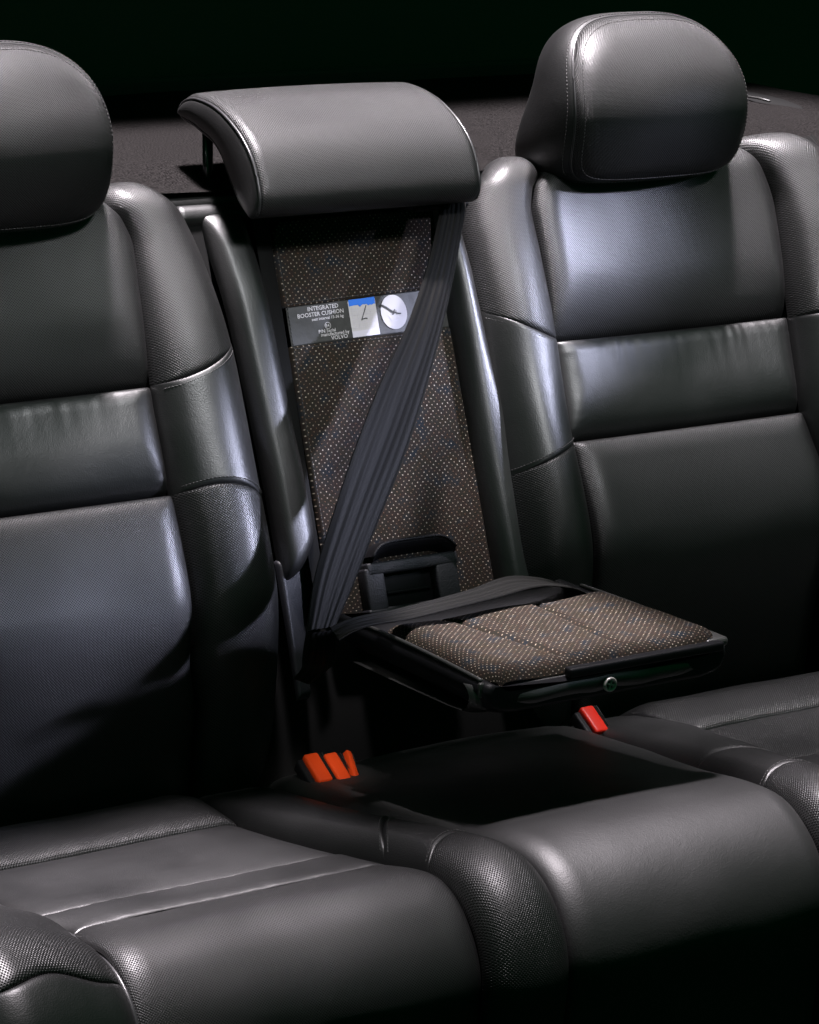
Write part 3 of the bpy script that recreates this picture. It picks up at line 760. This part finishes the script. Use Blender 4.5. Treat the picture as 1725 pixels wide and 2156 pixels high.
# lofted tray: sections along y
def tray_section(y):
    t = (-y-.04)/.33
    w = .151+.004*t
    return w
yF, yR = -.362, -.060
def zt(y): return .150-.02*(y+.2)          # top plane of the tray
nyy = 40
rows = []
def section(y, w, zb, inset):
    zt_ = zt(y)
    pts = [(-w+.020, zt_-.006), (-w+.010, zt_), (-w+.004, zt_+.001), (-w, zt_-.003), (-w-.002, zt_-.010), (-w+.004, zb+.010), (-w+.014, zb+.003), (-w+.03, zb),
           (w-.03, zb), (w-.014, zb+.003), (w-.004, zb+.010), (w+.002, zt_-.010), (w, zt_-.003), (w-.004, zt_+.001), (w-.010, zt_), (w-.020, zt_-.006)]
    return [(x*inset, y, z) for x, z in pts]
ys = np.linspace(yR, yF+.014, 26)
for y in ys: rows.append(section(y, float(tray_section(y)), .114-.02*(y+.2), 1))
for g in np.linspace(.15, 1, 7):
    a = g*PI/2; y = yF+.014-.014*math.sin(a); k = 1-.05*(1-math.cos(a))
    sec = section(y, tray_section(y), .114-.02*(y+.2)+.006*(1-math.cos(a)), k)
    rows.append([(x, yy_, z-(.004*(1-math.cos(a)) if z > .13 else 0)) for x, yy_, z in sec])
Pt = np.array(rows)
link('tray', grid_mesh('tray', Pt, flip=False, closed_u=True), PL, AB)
# front wall closing the loft, rear wall too
for idx, nm in ((-1, 'front_wall'), (0, 'rear_wall')):
    sec = Pt[idx]; c = sec.mean(0); k = len(sec)
    link(nm, raw_mesh(nm, [tuple(c)]+[tuple(p) for p in sec], [(0, 1+i, 1+(i+1) % k) for i in range(k)]), PL, AB, False)
# paler rim lines of the tray
for sx in (-1, 1):
    pts = [(sx*(tray_section(y)-.003), y, zt(y)+.0012+(.003*math.sin(PI*max(0, min(1, (-y-.06)/.3))))) for y in np.linspace(-.10, -.348, 40)]
    tube('tray_rim', pts, .0022, RIM, AB, 8)
bevel_box('corner_cap', (.030, .035, .010), (.146, -.338, zt(-.34)-.001), RIM, AB, .004)
bevel_box('rim_clip', (.007, .005, .016), (-.1545, -.352, .146), RIM, AB, .002)
# leather skirt wrapped under the tray
rows = []; uvs = []
for x in np.linspace(-.160, .150, 60):
    e = 1-(abs(x+.005)/.155)**5
    row = []; uu = []
    prof = [(-.352, .148), (-.359, .145), (-.3645, .138), (-.3650, .130), (-.360, .123), (-.350, .118), (-.32, .115), (-.22, .111), (-.12, .109)]
    for j, (y, z) in enumerate(prof):
        s1 = .003*noise.noise(Vector((x*22, j*.5, 2)))
        row.append((x, y*(.925+.075*max(e, 0)**.5)+s1, z+s1*.6)); uu.append((x, j*.01))
    rows.append(row); uvs.append(uu)
link('leather_skirt', grid_mesh('leather_skirt', np.array(rows), np.array(uvs), flip=True), LL, AB)
bevel_box('front_ledge', (.200, .012, .010), (.045, -.362, .152), PL, AB, .002)
# speckled pad: heightfield with two long grooves
nu_, nv_ = 110, 90
rows = []; uvs = []
for b in np.linspace(0, 1, nv_):
    row = []; uu = []
    for a in np.linspace(0, 1, nu_):
        y = -.138-.216*b
        w = .140+.010*min(1, b*1.6)
        w *= 1-.10*max(0, (b-.86)/.14)**3
        x = -w+2*w*a+.004
        yb_ = y+.030*math.cos(PI*(x/.3))*0
        dl, dr_ = x-(-w+.004), (w+.004)-x; db = (1-b)*.216; dt = b*.216
        h = .016-math.sqrt(float(drop(np.array(dl), .026, .016))**2+float(drop(np.array(dr_), .026, .016))**2+float(drop(np.array(db), .016, .016))**2+float(drop(np.array(dt), .05, .015))**2)
        for gx in (-.047+.030*(1-b)**1.3*-1, .026-.035*(1-b)**1.5*-.6):
            h -= .0058*math.exp(-((x-gx)/.0040)**2)*max(0, min(1, (db-.004)/.02))
        h += .004*math.cos(PI*x/.075)*.35
        h += .0010*noise.noise(Vector((x*25, y*25, 4)))
        row.append((x, y, zt(y)-.003+h)); uu.append((x+float(drop(np.array(dr_), .026, .016))-float(drop(np.array(dl), .026, .016)), y-float(drop(np.array(db), .016, .016))))
    rows.append(row); uvs.append(uu)
link('fabric_pad', grid_mesh('fabric_pad', np.array(rows), np.array(uvs), flip=True), FB, AB)
# screw on the front
SC = bpy.data.objects.new('screw', None); COL.objects.link(SC); SC.parent = AB
sc_c = Vector((-.004, -.3675, .133))
def disc_ring(name, r0, r1, y0, m, parent, dep=.003):
    vs = []; fs = []; n = 28
    for j, (r, y) in enumerate(((r1, y0+dep), (r1, y0), ((r0+r1)/2, y0-.0012), (r0, y0), (r0, y0+dep))):
        for i in range(n):
            g = 2*PI*i/n; vs.append((sc_c.x+r*math.cos(g), y, sc_c.z+r*math.sin(g)))
    for j in range(4):
        for i in range(n): a = j*n+i; b = j*n+(i+1) % n; fs.append((a, b, b+n, a+n))
    return link(name, raw_mesh(name, vs, fs), m, parent)
disc_ring('screw_rim', .0052, .0080, -.3690, CHR, SC)
vs = []
bevel_box('screw_cross', (.0018, .003, .0105), sc_c+Vector((0, -.0005, 0)), CHR, SC, .0004, Matrix.Rotation(.35, 3, 'Y'))
bevel_box('screw_cross', (.0105, .0026, .0018), sc_c+Vector((0, -.0005, 0)), CHR, SC, .0004, Matrix.Rotation(.35, 3, 'Y'))
tube('screw_core', [sc_c+Vector((0, .004, 0)), sc_c+Vector((0, .0008, 0))], .0055, PL, SC, 20)

# ------------------------------------------------------------------ seat belts
def ribbon(name, left, right, m, parent, n=120, nw=14, thick=.0014, bow=0.0, flip=False, uvw=.047):
    L = smooth3(left, n); R = smooth3(right, n); rows = []; uv = []
    acc = 0
    for i in range(n):
        l, r = L[i], R[i]
        t = (L[min(i+1, n-1)]+R[min(i+1, n-1)])-(L[max(i-1, 0)]+R[max(i-1, 0)]); t.normalize()
        nn = t.cross(r-l).normalized()*(-1 if flip else 1)
        if i: acc += ((l+r)/2-(L[i-1]+R[i-1])/2).length
        top = []; bot = []; ut = []
        for j in range(nw+1):
            a = j/nw; p = l.lerp(r, a)+nn*(bow*math.sin(PI*a)+.0012*math.sin(3*PI*a+i*.05))
            top.append(p+nn*thick/2); bot.append(p-nn*thick/2); ut.append((a*uvw, acc))
        rows.append([tuple(p) for p in top+bot[::-1]]); uv.append(ut+ut[::-1])
    P = np.array(rows); me = grid_mesh(name, P, np.array(uv), closed_u=True)
    return link(name, me, m, parent)
def smooth3(pts, n):
    P = np.array(pts, float); d = np.concatenate([[0], np.cumsum(np.linalg.norm(np.diff(P, axis=0), axis=1))])
    t = np.linspace(0, d[-1], n); M = np.gradient(P, d, axis=0)
    i = np.clip(np.searchsorted(d, t)-1, 0, len(d)-2); h = (d[i+1]-d[i])[:, None]; u = ((t-d[i])/(d[i+1]-d[i]))[:, None]
    Q = (2*u**3-3*u**2+1)*P[i]+(u**3-2*u**2+u)*h*M[i]+(-2*u**3+3*u**2)*P[i+1]+(u**3-u**2)*h*M[i+1]
    return [Vector(q) for q in Q]
SB = thing('seat_belt', 'grey webbing belt running diagonally across the fabric panel and over the booster', 'seat belt')
Lp = [(.129, .190, .575), (.117, .164, .548), (.100, .147, .521), (.042, .100, .444), (-.043, .041, .364), (-.126, -.017, .261), (-.180, -.059, .186), (-.203, -.084, .143)]
Rp = [(.166, .190, .575), (.154, .164, .548), (.137, .147, .513), (.085, .100, .424), (.005, .041, .309), (-.076, -.017, .228), (-.132, -.059, .174), (-.167, -.084, .143)]
ribbon('shoulder_webbing', Lp, Rp, WB, SB, bow=.003)
lapA = [(-.206, -.140, .163), (-.190, -.138, .167), (-.131, -.150, .176), (-.034, -.138, .179), (.050, -.110, .176), (.085, -.105, .168), (.150, -.075, .140)]
lapB = [(-.213, -.170, .158), (-.205, -.172, .163), (-.127, -.182, .172), (-.031, -.178, .178), (.060, -.160, .178), (.100, -.150, .168), (.162, -.115, .135)]
ribbon('lap_webbing', lapA, lapB, WB, SB, bow=.002)
ribbon('gathered_webbing', [(-.203, -.084, .143), (-.202, -.076, .122), (-.194, -.060, .104), (-.180, -.035, .085), (-.170, .0, .06)],
       [(-.167, -.084, .143), (-.163, -.080, .122), (-.154, -.066, .104), (-.140, -.040, .085), (-.134, .0, .06)], WB, SB, 60, bow=.007)
back_box('belt_guide', .100, .172, .572, .584, -.012, .004, PL, SB, .004)

SB2 = thing('seat_belt', 'dark folded webbing belt hanging beside the far right headrest', 'seat belt')
ribbon('webbing', [(.690, .205, .590), (.700, .160, .555), (.715, .130, .50), (.735, .100, .42), (.76, .07, .30)],
       [(.730, .225, .590), (.740, .185, .555), (.755, .150, .50), (.775, .120, .42), (.80, .09, .30)], WB, SB2, 60, bow=.004)

# ------------------------------------------------------------------ buckles
def buckle(x, y, z, label, m, yaw=0.0, group=None, w=.020, roll=0.0, bez=True):
    T = thing('belt_buckle', label, 'belt buckle', group)
    T.location = (x, y, z); T.rotation_euler = (math.radians(-60), roll, yaw)
    bevel_box('housing', (w+.014, .016, .060), (0, .004, -.028), PL, T, .003)
    bevel_box('release_button', (w, .013, .042), (0, -.0045, -.018), m, T, .0035, None, 4)
    if bez:
        bevel_box('tongue_slot', (w*.30, .004, .045), (w*.62, -.0055, -.019), VOID, T, .001)
    # bezel edge
    tube('bezel_edge', [(w*.80, -.0075, .002), (w*.80, -.0078, -.042), (-w*.5, -.0078, -.042)], .0007, RIM, T, 6)
    bevel_box('stalk', (.014, .006, .06), (0, .006, -.080), PL, T, .002)
    return T
buckle(-.166, -.030, -.028, 'orange-red buckle release button, leftmost of the three together', ORG, 0, w=.019)
buckle(-.143, -.034, -.030, 'orange-red buckle release button, middle of the three together', ORG, 0, w=.017, bez=False)
buckle(-.122, -.032, -.031, 'thin dull orange buckle edge, rightmost of the three together', ORG, 0, w=.009, roll=.5, bez=False)
buckle(.210, -.032, -.033, 'single bright red belt buckle below the booster screw', RED, 0, w=.019)
# ------------------------------------------------------------------ trim beside the right headrest
TR = thing('side_trim', 'dark plastic cabin trim with a thin bright edge behind the right headrest', 'cabin trim')
rows = []
for a in np.linspace(0, 1, 40):
    y = .05+.60*a; rows.append([(.84-.02*a, y, .50), (.82-.02*a, y, .545+.02*a), (.83-.02*a, y, .57+.02*a), (.88, y, .585+.015*a), (1.0, y, .59)])
link('trim_panel', grid_mesh('trim_panel', np.array(rows)), VOID, TR)
tube('bright_edge', [(.869, .537, .600), (.866, .51, .601), (.863, .481, .6)], .0016, RIM, TR)
